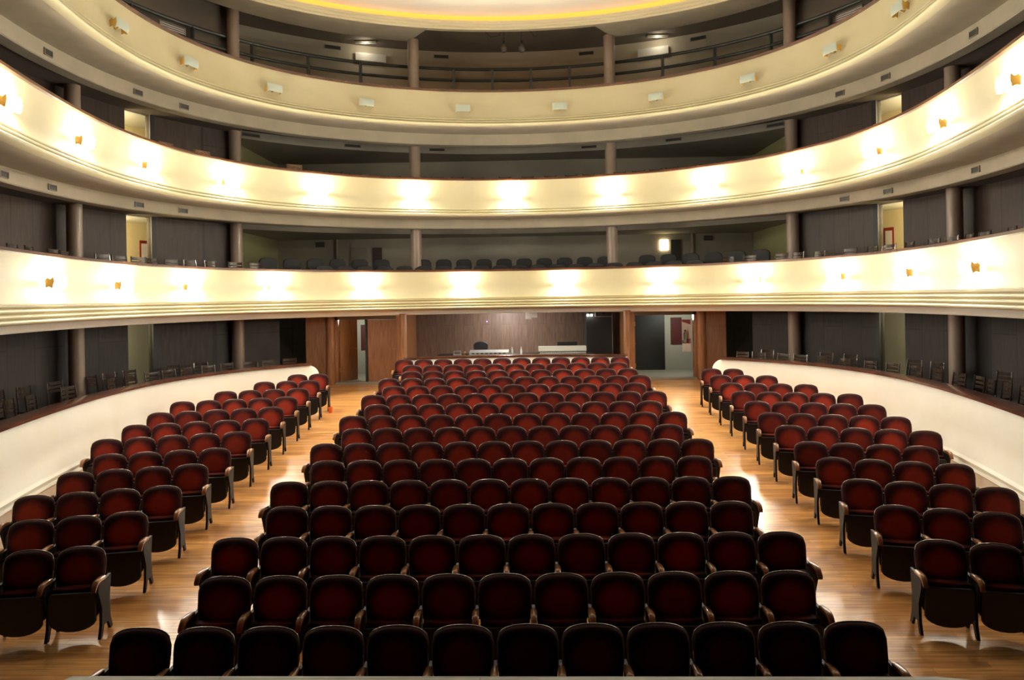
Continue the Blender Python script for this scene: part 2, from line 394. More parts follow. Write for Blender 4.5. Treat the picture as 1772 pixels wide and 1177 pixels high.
# side walls with doorway gaps, per storey
DG = (8.26, 8.72)
def side_wall(sg, z0, z1, m, name, door_top=None):
    segs = [(JOG, DG[0]), (DG[1], SEND)]
    root = None
    for a, b in segs:
        a2, b2 = sorted((sg * a, sg * b))
        o = sweep(MB(), samples(a2, b2), [(2.1, z0), (2.1, z1), (2.2, z1), (2.2, z0)]).obj(name, m)
        if root is None: root = struct(o, 'dark panelled back wall of the boxes')
        else: o.parent = root; o.name = 'wall_panel'
    # end return at the jog, running back
    return root
STOREYS = [(-2.41, -.38, 'ground'), (-.1, 2.12, 'first'), (2.47, 4.61, 'second'), (4.97, 8.46, 'gallery')]
for z0, z1, nm in STOREYS:
    for sg, side in ((-1, 'left'), (1, 'right')):
        m = M['gpan'] if nm == 'ground' else (M['backw'] if nm == 'gallery' else M['pan'])
        if nm == 'gallery':
            a, b = sorted((sg * JOG, sg * SEND))
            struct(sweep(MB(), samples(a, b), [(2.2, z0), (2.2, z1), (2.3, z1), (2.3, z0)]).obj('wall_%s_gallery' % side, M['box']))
        else:
            side_wall(sg, z0, z1, m, 'wall_%s_%s_boxes' % (side, nm))
            # corridor behind: outer wall, floor, ceiling, end
            a, b = sorted((sg * 6.85, sg * 12.5))
            struct(sweep(MB(), samples(a, b), [(3.4, z0), (3.4, z1), (3.5, z1), (3.5, z0)]).obj('wall_%s_corridor' % side, M['corr'] if nm != 'ground' else M['greyw']))
            struct(sweep(MB(), samples(a, b), [(2.2, z0), (3.4, z0), (3.4, z0 - .05), (2.2, z0 - .05)]).obj('floor_%s_corridor' % side, M['gfloor']))
            struct(sweep(MB(), samples(a, b), [(2.2, z1 - .02), (3.4, z1 - .02), (3.4, z1 + .03), (2.2, z1 + .03)]).obj('ceiling_%s_corridor' % side, M['white']))
            x, y, nx, ny = at(sg * 8.5, 2.95)
            ld = bpy.data.lights.new('corridor_lamp', 'POINT'); ld.energy = CORRIDOR_W * (.35 if nm == 'ground' else 1); ld.color = (1, .83, .5); ld.shadow_soft_size = .1
            lo = bpy.data.objects.new('corridor_lamp', ld); COL.objects.link(lo); lo.location = (*at(sg * 8.95, 2.9)[:2], EYE + z1 - .25)
            # black jamb of each doorway
            s0 = DG[0] if nm != 'ground' else DG[0]
            jx = samples(*sorted((sg * (s0 - .09), sg * s0)))
            struct(sweep(MB(), jx, [(2.06, z0), (2.06, z1), (2.24, z1), (2.24, z0)]).obj('door_jamb_%s' % side, M['dark']))
        if nm in ('first', 'second'):
            X0 = at(sg * JOG, 2.1)
            # olive side wall of the deep part
            mb = MB(); xx = sg * XB
            mb.box(min(xx, xx + sg * .1), max(xx, xx + sg * .1), X0[1] - .1, YB + .1, EYE + z0, EYE + z1 + .5)
            struct(mb.obj('wall_%s_%s_stair' % (side, nm), M['olive']))
    if nm in ('first', 'second'):
        struct(MB().box(-XB - .1, XB + .1, YB, YB + .1, EYE + z0, EYE + z1 + .6).obj('wall_rear_%s_tier' % nm, M['backw']))

# columns: one shaft per storey
CP = [(2.95, 20.55, .168, 'inner'), (7.46, 18.3, .158, 'outer'), (9.16, 14.2, .150, 'far')]
for z0, z1, nm in STOREYS:
    for X, Y, r, w in CP:
        for sg, side in ((-1, 'left'), (1, 'right')):
            if nm == 'ground' and w == 'inner': continue
            zz1 = {'ground': -.4, 'first': 2.2, 'second': 4.9, 'gallery': 7.82 if w == 'inner' else 7.85}[nm]
            o = MB().lathe([(r, 0), (r, zz1 - z0)], (0, 0, 0), 28).obj('column', M['col'])
            o.location = (sg * X, Y, EYE + z0); struct(o, 'round brown %s column on the %s side, %s level' % (w, side, nm))

# ------------------------------------------------------------------ floor and ground level
SL = .0815
def fz(y): return SL * y
YF = 4.95
struct(MB().box(-9.5, 9.5, 2.2, YF, -.1, fz(YF) - .15).obj('floor_bounce_blocker', M['dark']))  # unseen black floor added so that no bounce light reaches the first row
mb = MB(); mb.add([(-9.5, YF, fz(YF)), (9.5, YF, fz(YF)), (9.5, 19.72, fz(19.72)), (-9.5, 19.72, fz(19.72)), (-9.5, YF, -.3), (9.5, YF, -.3), (9.5, 19.72, -.3), (-9.5, 19.72, -.3)],
                  [(0, 1, 2, 3), (4, 7, 6, 5), (0, 4, 5, 1), (1, 5, 6, 2), (2, 6, 7, 3), (3, 7, 4, 0)])
struct(mb.obj('floor', M['floor'], smooth=0), 'raked oak strip floor of the auditorium')
struct(MB().box(-9.5, 9.5, 19.72, 25, -.3, 1.64).obj('floor_lobby', M['gfloor']))
struct(MB().box(-5.2, 5.2, 19.55, 19.75, 1.45, 1.66).obj('trim_threshold', mat('stone_threshold', (.30, .26, .22), .6)))
ZR = 2.41 - EYE          # ground rail height
def ground_parapet(a, b, name, ends, lab):
    ss = samples(a, b, .2)
    mm = 1.36 - EYE
    if ends:      # rounded shoulder toward the rear door
        e = b if ends > 0 else a
        ss = sorted(set(ss + [e - ends * t for t in (.02, .05, .09, .14, .2, .27)]))
    mb = MB(); rows = []
    for s in ss:
        top = ZR - .05
        if ends:
            dlt = abs(e - s)
            if dlt < .32: top -= .30 * (1 - math.sqrt(max(0, 1 - (1 - dlt / .32) ** 2)))
        pr = [(-.14, -4.2), (-.14, mm - .11), (-.19, mm - .10), (-.215, mm - .07), (-.20, mm - .035), (-.17, mm - .03), (-.19, mm), (-.20, mm + .03), (-.17, mm + .06), (-.15, mm + .08),
              (-.165, (mm + top) / 2), (-.155, top - .05), (-.13, top), (.06, top), (.10, top - .05), (.10, -4.2)]
        rows.append([(*at(s, d)[:2], EYE + H) for d, H in pr])
    n = len(rows); m = 16; mb.grid(rows, True); mb.f += [tuple(range(m)), tuple((n - 1) * m + k for k in reversed(range(m)))]
    w = struct(mb.obj(name, M['ivory'], smooth=50), lab)
    ra, rb = (a, b) if not ends else ((a, b - .24) if ends > 0 else (a + .24, b))
    r = []
    for k in range(12):
        t = 2 * PI * k / 12; r.append((-.02 + .175 * max(-1, min(1, 1.2 * math.cos(t))), ZR - .03 + .03 * max(-1, min(1, 1.3 * math.sin(t)))))
    sweep(MB(), samples(ra, rb, .2), r).obj('handrail', M['rail'], w)
    return w
E0 = 5.47
ground_parapet(-SEND, -E0, 'wall_left_ground_parapet', 1, 'tall ivory curved wall of the boxes on the left of the stalls')
ground_parapet(E0, SEND, 'wall_right_ground_parapet', -1, 'tall ivory curved wall of the boxes on the right of the stalls')
ground_parapet(-3.12, 3.12, 'wall_booth_parapet', 0, 'low ivory front of the control booth')
for sg, side in ((-1, 'left'), (1, 'right')):
    a, b = sorted((sg * E0, sg * SEND))
    struct(sweep(MB(), samples(a, b), [(.05, -2.41), ('out', -2.41), ('out', -2.75), (.05, -2.75)]).obj('floor_%s_ground_boxes' % side, M['boxfl']))
    a, b = sorted((sg * 5.7, sg * JOG))
    struct(sweep(MB(), samples(a, b), [(2.2, -2.41), (2.2, -.38), (2.3, -.38), (2.3, -2.41)]).obj('wall_%s_ground_rear' % side, M['gpan']))
    x0, x1 = sorted((sg * 6.0, sg * 8.3)); struct(MB().box(x0, x1, 21.6, 21.7, 1.3, EYE - .38).obj('wall_%s_box_recess' % side, M['gpan']))
    # pier beside the door: flat panel, half column, return wall
    x0, x1 = sorted((sg * 5.45, sg * 6.02))
    p = struct(MB().box(x0, x1, 19.55, 19.75, 1.3, EYE - .4).obj('wall_%s_pier' % side, M['wood']), 'brown wood pier between the boxes and the %s door' % side)
    MB().box(min(sg * 5.98, sg * 6.06), max(sg * 5.98, sg * 6.06), 19.6, 23.4, 1.3, EYE - .4).obj('wall_return', M['gpan'], p)
    o = MB().lathe([(.13, 0), (.13, EYE - .4 - 1.5)], (0, 0, 0), 24).obj('pier_column', M['wood'], p); o.location = (sg * 5.32, 19.58, 1.5)
    MB().box(min(sg * 5.12, sg * 5.22), max(sg * 5.12, sg * 5.22), 19.6, 19.78, 1.55, EYE - .4).obj('door_post', M['wood'], p)
    # booth side column, partition
    o = struct(MB().lathe([(.1, 0), (.1, EYE - .4 - 1.5)], (0, 0, 0), 24).obj('column', M['wood']), 'slim wood column at the %s end of the booth' % side); o.location = (sg * 3.17, 19.32, 1.5)
    struct(MB().box(min(sg * 3.26, sg * 3.38), max(sg * 3.26, sg * 3.38), 19.35, 23.3, 1.5, EYE - .4).obj('wall_%s_booth_side' % side, M['wood']))
    # door head
    struct(MB().box(min(sg * 3.3, sg * 5.3), max(sg * 3.3, sg * 5.3), 19.6, 19.72, EYE - .56, EYE - .38).obj('door_head_%s' % side, mat('door_head_paint', (.16, .12, .10), .7)))
    # lobby behind the door
    x0, x1 = sorted((sg * 3.38, sg * 6.0))
    struct(MB().box(x0, x1, 21.9, 22.0, 1.6, EYE - .38).obj('wall_%s_lobby' % side, M['greyw']))
    ld = bpy.data.lights.new('lobby_lamp', 'POINT'); ld.energy = 7; ld.color = (.95, 1, .82); ld.shadow_soft_size = .1
    lo = bpy.data.objects.new('lobby_lamp', ld); COL.objects.link(lo); lo.location = (sg * 4.9, 20.6, EYE - .6)
struct(MB().box(-3.3, 3.3, 22.3, 22.4, 1.3, EYE - .38).obj('wall_booth_rear', M['bwood']), 'brown panelled rear wall of the control booth')
struct(MB().box(-3.3, 3.3, 19.3, 22.3, 1.3, 1.5).obj('floor_booth', M['boxfl']))

# doors: left doorway has one leaf swung in and one closed, right doorway both swung in
def door_leaf(name, x, y, w, rz, lab):
    r = empty(name, (x, y, 1.64), rz); struct(r, lab)
    MB().box(0, w, -.02, .02, .01, 1.80).obj('door_panel', M['wood'], r, 0, .004)
    MB().box(-.012, .0, -.03, .03, .3, .42).obj('hinge', M['brass'], r, 0); MB().box(-.012, .0, -.03, .03, 1.5, 1.62).obj('hinge', M['brass'], r, 0)
    MB().tube([(w - .08, -.03, .95), (w - .08, -.06, .95), (w - .2, -.06, .95)], .01).obj('door_handle', M['brass'], r)
    return r
door_leaf('door_1', -5.10, 19.72, .72, math.radians(60), 'brown wooden door leaf swung half inward beside the left pier')
door_leaf('door_2', -4.27, 19.68, .94, 0, 'closed orange-brown door leaf beside the control booth')
door_leaf('door_3', 3.44, 19.74, .82, math.radians(84), 'dark door leaf opened flat against the booth side')
struct(MB().box(-4.33, -4.27, 19.62, 19.76, 1.64, EYE - .56).obj('trim_1', M['dark']))
struct(MB().box(3.75, 4.75, 21.84, 21.9, 1.64, EYE - .55).obj('door_4', M['dark']), 'black doorway at the back of the right lobby')
# notice boards and extinguisher in the lobbies
tag(MB().box(-4.98, -4.45, 21.86, 21.9, 2.42, 3.22).obj('notice_board', M['red'], None, 0), 'dark red notice board seen through the half-open left door', 'notice board')
tag(MB().box(4.95, 5.3, 21.86, 21.9, 2.45, 3.3).obj('notice_board', M['red'], None, 0), 'dark red board on the lobby wall behind the right door', 'notice board')
t = empty('sign_panel', (5.02, 20.05, 2.35), math.radians(52), 'white safety sign panel with red stripes inside the right doorway', 'sign')
MB().box(-.02, 0, -.14, .14, 0, .95).obj('panel', M['paper'], t, 0)
MB().prism([(-.13, .80), (.13, .88), (.13, .94), (-.13, .94)], 'x', -.026, -.02).obj('red_stripe', M['redp'], t, 0)
MB().prism([(-.13, .25), (.13, .25), (.13, .33), (-.13, .40)], 'x', -.026, -.02).obj('red_stripe', M['redp'], t, 0)
t = empty('fire_extinguisher', (4.955, 19.985, 2.62), 0, 'small fire extinguisher hung on the sign panel by the right door', 'fire extinguisher')
MB().lathe([(.03, 0), (.055, .02), (.055, .26), (.03, .32), (.02, .34)], (0, 0, 0), 16).obj('cylinder_body', M['silver'], t)
MB().box(-.02, .02, -.05, .02, .34, .38).obj('valve', M['dark'], t, 0)
MB().tube([(0, -.05, .36), (-.04, -.09, .28), (-.03, -.09, .1)], .01).obj('hose', M['dark'], t)

# stage edge under the camera
struct(MB().prism([(-1.76, 2.915), (1.9, 2.855), (3.4, 2.55), (3.3, 2.35), (-1.9, 2.35), (-1.9, 2.7)], 'z', EYE - 1.68, EYE - 1.6).obj('trim_stage_lip', M['stage'], smooth=0), 'pale edge of the stage')
struct(MB().box(-3.2, 3.2, 2.34, 2.6, 0, EYE - 1.685).obj('wall_stage_front', M['dark'], smooth=0))
struct(MB().box(-7, 7, -6, 2.34, 0, EYE - 1.62).obj('floor_stage', M['dark'], smooth=0))
for sg, side in ((-1, 'left'), (1, 'right')):
    a = at(sg * 17.2, -.25)
    struct(MB().box(min(sg * (abs(a[0]) - .2), sg * 13), max(sg * (abs(a[0]) - .2), sg * 13), a[1] - .5, a[1] - .1, 0, EYE + 9).obj('wall_%s_light_blocker' % side, M['dark']))  # unseen dark walls added to keep stray light off the front rows

# ------------------------------------------------------------------ theatre seats
def make_seat():
    root = empty('theatre_seat')
    Wd = .2495; zb, zt = .43, .885; rows = []
    NU, NV = 14, 10
    def outline(u, v):
        hw = Wd * (.90 + .10 * min(1, v * 1.8)) * 1.0
        # superellipse top
        top = zt - .13 * (1 - (1 - abs(u) ** 2.5) ** (1 / 2.5))
        return u * hw, zb + v * (top - zb)
    front = []; back = []
    for j in range(NV + 1):
        v = j / NV; v = 1 - (1 - v) ** 1.5; fr = []; bk = []
        for i in range(NU + 1):
            u = -1 + 2 * i / NU; u = math.copysign(1 - (1 - abs(u)) ** 1.3, u)
            x, z = outline(u, v); lean = .16 * (z - zb)
            e = max(0, (1 - abs(u) ** 3.0)) ** .5 * max(0, 1 - (2 * v - 1) ** 6) ** .5
            fr.append((x, lean - .012 - .05 * e, z)); bk.append((x, lean + .012 + .022 * e, z))
        front.append(fr); back.append(bk)
    mb = MB()
    loop = [f + list(reversed(b)) for f, b in zip(front, back)]
    mb.grid(loop, True); m = len(loop[0])
    mb.f += [tuple(reversed(range(m))), tuple(len(loop) * m - m + k for k in range(m))]
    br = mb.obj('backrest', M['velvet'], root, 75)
    # polished rim round the top of the back
    pts = []
    for k in range(25):
        a = k / 24
        if a < .16: u, v = -1, .45 + .55 * (a / .16) ** .7
        elif a > .84: u, v = 1, .45 + .55 * ((1 - a) / .16) ** .7
        else: u, v = -1 + 2 * (a - .16) / .68, 1
        x, z = outline(u, v)
        if v == 1:
            q = abs(u); z -= .0
        pts.append((x, .16 * (z - zb), z))
    # smooth round corners for the rim from the outline itself
    pts = []
    for j in range(6, NV + 1): pts.append((front[j][0][0], .16 * (front[j][0][2] - zb), front[j][0][2]))
    for i in range(1, NU): pts.append((front[NV][i][0], .16 * (front[NV][i][2] - zb), front[NV][i][2]))
    for j in range(NV, 5, -1): pts.append((front[j][NU][0], .16 * (front[j][NU][2] - zb), front[j][NU][2]))
    MB().tube(pts, .0072, 8).obj('back_rim', M['brim'], br, 80)['label'] = 'dark polished rim'
    # tipped-up seat: cushion behind, black pan in front
    def lobe(w, z0, z1, y0, y1, n=12, r=.1):
        poly = []
        for k in range(n + 1):
            a = PI + PI * k / n; poly.append((w * max(-1, min(1, 1.05 * math.cos(a))), z0 + .13 + .13 * math.sin(a)))
        poly += [(w, z1 - .02), (w - .02, z1), (-w + .02, z1), (-w, z1 - .02)]
        return poly
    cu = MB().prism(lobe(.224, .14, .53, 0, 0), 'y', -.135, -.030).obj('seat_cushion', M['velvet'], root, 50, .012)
    MB().prism(lobe(.234, .095, .49, 0, 0), 'y', -.170, -.136).obj('seat_pan', M['pan_b'], cu, 50, .008)['label'] = 'black underside of the folded seat'
    def side(sg):
        X = sg * .265
        sf = MB()
        # upright plate, feet
        sf.prism([(-.19, .565), (-.20, .50), (-.12, .30), (-.13, .12), (-.17, 0), (-.12, 0), (-.075, .11), (.02, .11), (.08, 0), (.13, 0), (.075, .14), (.06, .34), (.10, .58)], 'x', X - .014, X + .014)
        f = sf.obj('side_frame', M['iron'], root, 40)
        ar = []
        for k in range(9):
            t = k / 8; y = -.045 - .235 * t; z = .61 + .012 * math.sin(PI * t) - (.05 * max(0, t - .72) ** 1.3 * 6)
            ar.append((y, z))
        mbx = MB(); rws = []
        for i, (y, z) in enumerate(ar):
            w = .025 + .006 * math.sin(PI * i / 8); th = .032
            rws.append([(X - w, y, z - .006), (X - w * .6, y, z + .004), (X + w * .6, y, z + .004), (X + w, y, z - .006), (X + w * .9, y, z - th), (X - w * .9, y, z - th)])
        mbx.grid(rws, True); n = len(rws); mbx.f += [tuple(range(6)), tuple((n - 1) * 6 + k for k in range(6))]
        a_ = mbx.obj('armrest', M['arm'], root, 50); a_['label'] = 'polished wooden armrest'
        return f, a_
    l = side(-1); r = side(1)
    return root, l, r
seat0, LSIDE, RSIDE = make_seat()
reg(seat0)
RN = {r_.name for r_ in RSIDE}
used = [False]
def place_seat(x, y, rz, label, group, both, sx=1.0):
    """both: the last seat of a row carries the arm and frame on its other end too"""
    c = copy_tree(seat0, None, () if both else RN)
    c.location = (x, y, fz(y)); c.rotation_euler = (math.atan(SL) * 0, 0, rz); c.scale = (sx, 1, 1)
    tag(c, label, 'seat', group)
Y1, RPITCH = 5.585, .85726
NC = [12, 11] * 6 + [12, 11, 11, 12]
SHIFT = {13: .12, 15: -.09, 0: -.06, 1: .0}
LEANY = .07
for r_ in range(16):
    n = NC[r_]; y = Y1 + RPITCH * r_ - LEANY
    for k in range(n):
        x = (k - (n - 1) / 2) * .53 + SHIFT.get(r_, 0)
        end = 'end of row by left aisle' if k == 0 else ('end of row by right aisle' if k == n - 1 else ORD[k] + ' from left aisle')
        place_seat(x, y, random.uniform(-.006, .006), 'red folding seat, centre block, %s row from stage, %s' % (ORD[r_], end), 'theatre seats of the centre block', k == n - 1)
SIDE = [2, 3, 4, 4, 4, 5, 5, 5, 5, 4, 3, 2]      # seats per row, third row from the stage backward
AX_ = [4.46, 4.52, 4.55, 4.60, 4.60, 4.65, 4.66, 4.70, 4.72, 4.74, 4.76, 4.77]
AY_ = [7.13, 8.05, 8.92, 9.80, 10.57, 11.50, 12.35, 13.23, 14.11, 14.95, 15.82, 16.59]
AN_ = [9, 11.5, 11, 10.5, 9, 10, 9, 9, 8.5, 8, 6.5, 5]
for sg, side in ((-1, 'left'), (1, 'right')):
    for i, n in enumerate(SIDE):
        an = math.radians(AN_[i] + (2 if sg > 0 else 0)); dxx = (.0 if sg < 0 else -.03)
        for k in range(n):
            x = AX_[i] + dxx + .507 * k * math.cos(an); y = AY_[i] - (.07 if sg > 0 else 0) - .507 * k * math.sin(an) - LEANY
            pos = 'on the aisle' if k == 0 else ('against the wall' if k == n - 1 else ORD[k] + ' from aisle')
            # the unshared frame belongs on the seat's local +x end: leftmost group keeps it on the aisle seat
            both = (k == 0) if sg < 0 else (k == n - 1)
            place_seat(sg * x, y, sg * -an * 1.0, 'red folding seat, %s side block, %s row from stage, %s' % (side, ORD[i + 2], pos), 'theatre seats of the %s block' % side, both, .957)
def drop(o):
    for c in ALLK.get(o.name, []): drop(c)
    bpy.data.objects.remove(o)
drop(seat0)

# ------------------------------------------------------------------ black balcony seats
def make_balcony_seat():
    root = empty('balcony_seat')
    poly = []
    for k in range(13):
        a = PI * k / 12; poly.append((-.24 * math.copysign(abs(math.cos(a)) ** .6, math.cos(a)) * -1, .74 + .15 * math.sin(a) ** .8 if 0 < k < 12 else .74))
    poly = [(-.235, .4)] + sorted(poly) + [(.235, .4)]
    MB().prism(poly, 'y', -.02, .06).obj('backrest', M['black'], root, 40, .012)
    MB().box(-.22, .22, -.14, -.03, .16, .5).obj('seat_cushion', M['black'], root, 40, .015)
    MB().box(-.262, -.238, -.16, .08, 0, .6).obj('side_frame', M['iron'], root, 0)
    MB().tube([(-.25, .05, .61), (-.25, -.18, .61), (-.25, -.21, .59)], .02).obj('armrest', M['cwood'], root)
    return root
b0 = make_balcony_seat(); reg(b0)
zt1 = EYE - .1
n = 0
for row, (d, step, s_lo, s_hi, lift) in enumerate(((.62, .52, -6.1, 6.1, .17), (1.55, .53, -6.1, 6.3, .41))):
    cnt = int((s_hi - s_lo) / step)
    for k in range(cnt + 1):
        s = s_lo + k * step
        if row == 1 and (2.75 < abs(s) < 3.25): continue
        if row == 0 and (abs(s) > 5.3): continue
        x, y, nx, ny = at(s, d); c = copy_tree(b0); c.location = (x, y, zt1 + lift); c.rotation_euler = (0, 0, math.atan2(-nx, ny))
        tag(c, 'black padded seat in the middle of the first balcony, %s row, %s from left' % ('front' if row == 0 else 'second', ORD[k]), 'seat', 'black seats of the first balcony')
        if row == 1: pass
struct(sweep(MB(), samples(-6.4, 6.6), [(.2, -.1), (.2, .07), (1.15, .07), (1.15, .31), (3.3, .31), (3.3, -.1)]).obj('floor_step_first_tier', M['boxfl']))
drop(b0)
# round black chair backs in the side boxes of the first tier
def make_round():
    root = empty('round_back_chair')
    poly = [(-.26, .42)] + [(-.26 * math.cos(PI * k / 14), .62 + .34 * math.sin(PI * k / 14) ** .9) for k in range(15)] + [(.26, .42)]
    MB().prism(poly, 'y', .14, .22).obj('backrest', M['black'], root, 40, .015)
    MB().box(-.25, .25, -.24, .2, .36, .46).obj('seat', M['black'], root, 40, .02)
    for a in (-1, 1):
        for b in (-1, 1): MB().tube([(a * .2, b * .18, 0), (a * .2, b * .18, .37)], .016, 6).obj('leg', M['cwood'], root)
    return root
b0 = make_round(); reg(b0)
for i, s in enumerate((-9.55, -8.98, -8.40, -7.78, -7.2, 6.95, 7.55, 8.2, 9.45)):
    x, y, nx, ny = at(s, 1.45); c = copy_tree(b0); c.location = (x, y, zt1); c.rotation_euler = (0, 0, math.atan2(-nx, ny) + random.uniform(-.05, .05))
    tag(c, 'round-backed black armchair behind the slatted chairs, first balcony %s box, %s from stage' % (('left', ORD[i]) if s < 0 else ('right', ORD[8 - i])), 'chair', 'round-backed box chairs')
drop(b0)

# ------------------------------------------------------------------ slatted wooden box chairs
def make_chair():
    root = empty('slatted_chair')
    b = MB()
    for a in (-1, 1): b.tube([(a * .175, .17, .42), (a * .175, .185, .62), (a * .17, .215, .90)], [.015, .014, .012], 6)
    for z, h in ((.855, .032), (.775, .026), (.70, .024)):
        yy = .17 + .045 * (z - .42) / .48
        rows = []
        for k in range(7):
            t = -1 + k / 3; rows.append([(t * .17, yy + .028 * (1 - t * t), z + h), (t * .17, yy + .028 * (1 - t * t) + .014, z + h), (t * .17, yy + .028 * (1 - t * t) + .014, z - h), (t * .17, yy + .028 * (1 - t * t), z - h)])
        n = len(b.v); b.grid(rows, True); b.f += [(n, n + 1, n + 2, n + 3), (n + 24, n + 25, n + 26, n + 27)]
    b.obj('backrest', M['cwood'], root, 40)
    MB().box(-.19, .19, -.2, .2, .40, .44).obj('seat', M['cwood'], root, 40, .01)
    for a in (-1, 1):
        for c in (-1, 1): MB().tube([(a * .18, c * .18, 0), (a * .175, c * .17, .41)], [.013, .016], 6).obj('leg', M['cwood'], root)
    return root
c0 = make_chair(); reg(c0)
def chairs(ss, d, H, lab, grp, rev, jit=.22):
    for i, s in enumerate(sorted(ss, reverse=rev)):
        x, y, nx, ny = at(s, d + random.uniform(-.05, .08)); c = copy_tree(c0)
        c.location = (x, y, EYE + H); c.rotation_euler = (0, 0, math.atan2(-nx, ny) + random.uniform(-jit, jit))
        tag(c, lab % ORD[i], 'chair', grp)
GH = -2.41
chairs([-13.37, -12.89, -12.41, -11.36, -10.15, -9.68, -9.22, -8.76, -8.3, -7.85, -7.35, -6.88, -6.4, -5.92], .55, GH, 'dark slatted chair at the left ground-floor box rail, %s from stage', 'slatted chairs at the left ground rail', False)
chairs([-11.73, -11.25, -10.6, -9.8, -9.4, -8.95, -8.02, -7.55], 1.45, GH, 'dark slatted chair in the back row of left ground-floor boxes, %s from stage', 'slatted chairs behind the left ground rail', False)
chairs([5.87, 6.3, 6.87, 7.3, 7.72, 8.32, 9.0, 9.5, 10.01, 10.56, 11.27, 11.72, 12.14, 12.56, 13.11], .55, GH, 'dark slatted chair at the right ground-floor box rail, %s from stage', 'slatted chairs at the right ground rail', True)
chairs([6.15, 7.4, 7.9, 9.2, 9.68, 11.2, 11.76], 1.45, GH, 'dark slatted chair in the back row of right ground-floor boxes, %s from stage', 'slatted chairs behind the right ground rail', True)
H1 = .14
chairs([-13.6, -12.74, -12.29, -11.77, -11.3, -10.49, -10.0, -9.55, -9.1, -8.65, -8.2, -7.75, -7.15, -6.65], .55, H1 - .02, 'dark slatted chair behind the first balcony rail, left arm, %s from stage', 'slatted chairs of the first balcony left arm', False)
chairs([5.6, 6.13, 6.84, 7.25, 7.7, 8.46, 9.01, 9.48, 9.95, 10.7, 11.16, 11.61, 12.05, 12.7, 13.44], .55, H1 - .02, 'dark slatted chair behind the first balcony rail, right arm, %s from stage', 'slatted chairs of the first balcony right arm', True)
# pale plinth the balcony chairs stand on
struct(sweep(MB(), samples(-14.2, -6.45), [(.17, -.1), (.17, H1 - .02), (1.0, H1 - .02), (1.0, -.1)]).obj('floor_left_box_plinth', M['boxfl']))
struct(sweep(MB(), samples(5.4, 14.2), [(.17, -.1), (.17, H1 - .02), (1.0, H1 - .02), (1.0, -.1)]).obj('floor_right_box_plinth', M['boxfl']))
H2 = 2.66
struct(sweep(MB(), samples(-10.2, 10.2), [(.17, 2.47), (.17, H2), (.95, H2), (.95, 2.47)]).obj('floor_second_tier_plinth', M['boxfl']))
t2 = [-6.89, -6.13, -5.15, -4.72, -4.22, -3.68, -3.2, -2.55, -2.05, -1.51, -.97, -.21, .4, 1.02, 1.59, 2.07, 2.9, 3.39, 3.84, 4.27, 4.68, 5.12, 5.56, 6.0, 6.40, 6.82, 7.25, 7.68, 8.12]
chairs(t2, .5, H2 - .02 + .01, 'dark slatted chair just showing above the second balcony rail, %s from left', 'slatted chairs of the second balcony', False, .07)
drop(c0)
def make_boxchair():
    root = empty('upholstered_chair')
    MB().box(-.21, .21, .12, .19, .5, 1.0).obj('backrest', M['tapes'], root, 40, .015)
    MB().box(-.22, .22, -.2, .2, .38, .47).obj('seat', M['tapes'], root, 40, .02)
    for a in (-1, 1):
        for b in (-1, 1): MB().tube([(a * .18, b * .17, 0), (a * .18, b * .17, .38)], .018, 6).obj('leg', M['cwood'], root)
    return root
c0 = make_boxchair(); reg(c0)
for i, (s, lb) in enumerate(((-9.73, 'beside the lit doorway of the left arm'), (-8.8, 'midway between lit doorway and left outer column'), (-7.92, 'just before the left outer column'), (-5.72, 'just past the left outer column'), (9.33, 'on the right arm near the lit doorway'))):
    x, y, nx, ny = at(s, .6); c = copy_tree(c0); c.location = (x, y, EYE + H2); c.rotation_euler = (0, 0, math.atan2(-nx, ny))
    tag(c, 'patterned upholstered chair, second balcony, ' + lb, 'chair', 'upholstered chairs of the second balcony')
drop(c0)

# ------------------------------------------------------------------ sconces
def make_sconce(lit):
    root = empty('wall_sconce')
    sh = M['shade_on'] if lit else M['shade_off']
    # shade: sheet bowed in plan, open above and below; local -y points into the hall
    rows = []
    for k in range(15):
        t = -1 + 2 * k / 14
        x = .20 * t; y = -.20 + .03 * abs(t) ** 4
        rows.append([(x, y + .02, -.09), (x, y - .0, .0), (x, y + .012, .095), (x, y + .018, .095), (x, y + .008, 0), (x, y + .028, -.09)])
    mb = MB(); mb.grid(rows, True); mb.f += [tuple(range(6)), tuple(14 * 6 + k for k in range(6))]
    so = mb.obj('shade', sh, root, 60)
    if lit:
        so.data.materials.append(M['shade_in'])
        for i, p in enumerate(so.data.polygons):
            if i < 84 and i % 6 in (3, 4): p.material_index = 1
    # scalloped amber end plate + scroll bracket
    for sx in (-1, 1):
        X = sx * .19
        pts = [(-.16, -.08), (-.12, -.105), (-.08, -.08), (-.03, -.10), (-.02, .02), (-.055, .06), (-.10, .04), (-.16, .085)]
        MB().prism(pts, 'x', X - .004, X + .004).obj('end_plate', M['amber'] if not lit else M['brass'], root, 0)
    MB().tube([(0, .03, -.02), (0, -.03, -.07), (0, -.07, -.05), (0, -.10, 0)], .012).obj('bracket', M['brass'], root)
    MB().lathe([(.012, -.05), (.028, -.02), (.03, .02), (.014, .05)], (0, -.085, 0), 12).obj('bulb', M['bulb'] if lit else M['shade_off'], root)
    return root
s_on = make_sconce(True); s_off = make_sconce(False); reg(None)
lamp = bpy.data.lights.new('sconce_lamp', 'POINT'); lamp.energy = LAMP_W; lamp.color = LAMP_C; lamp.shadow_soft_size = .035
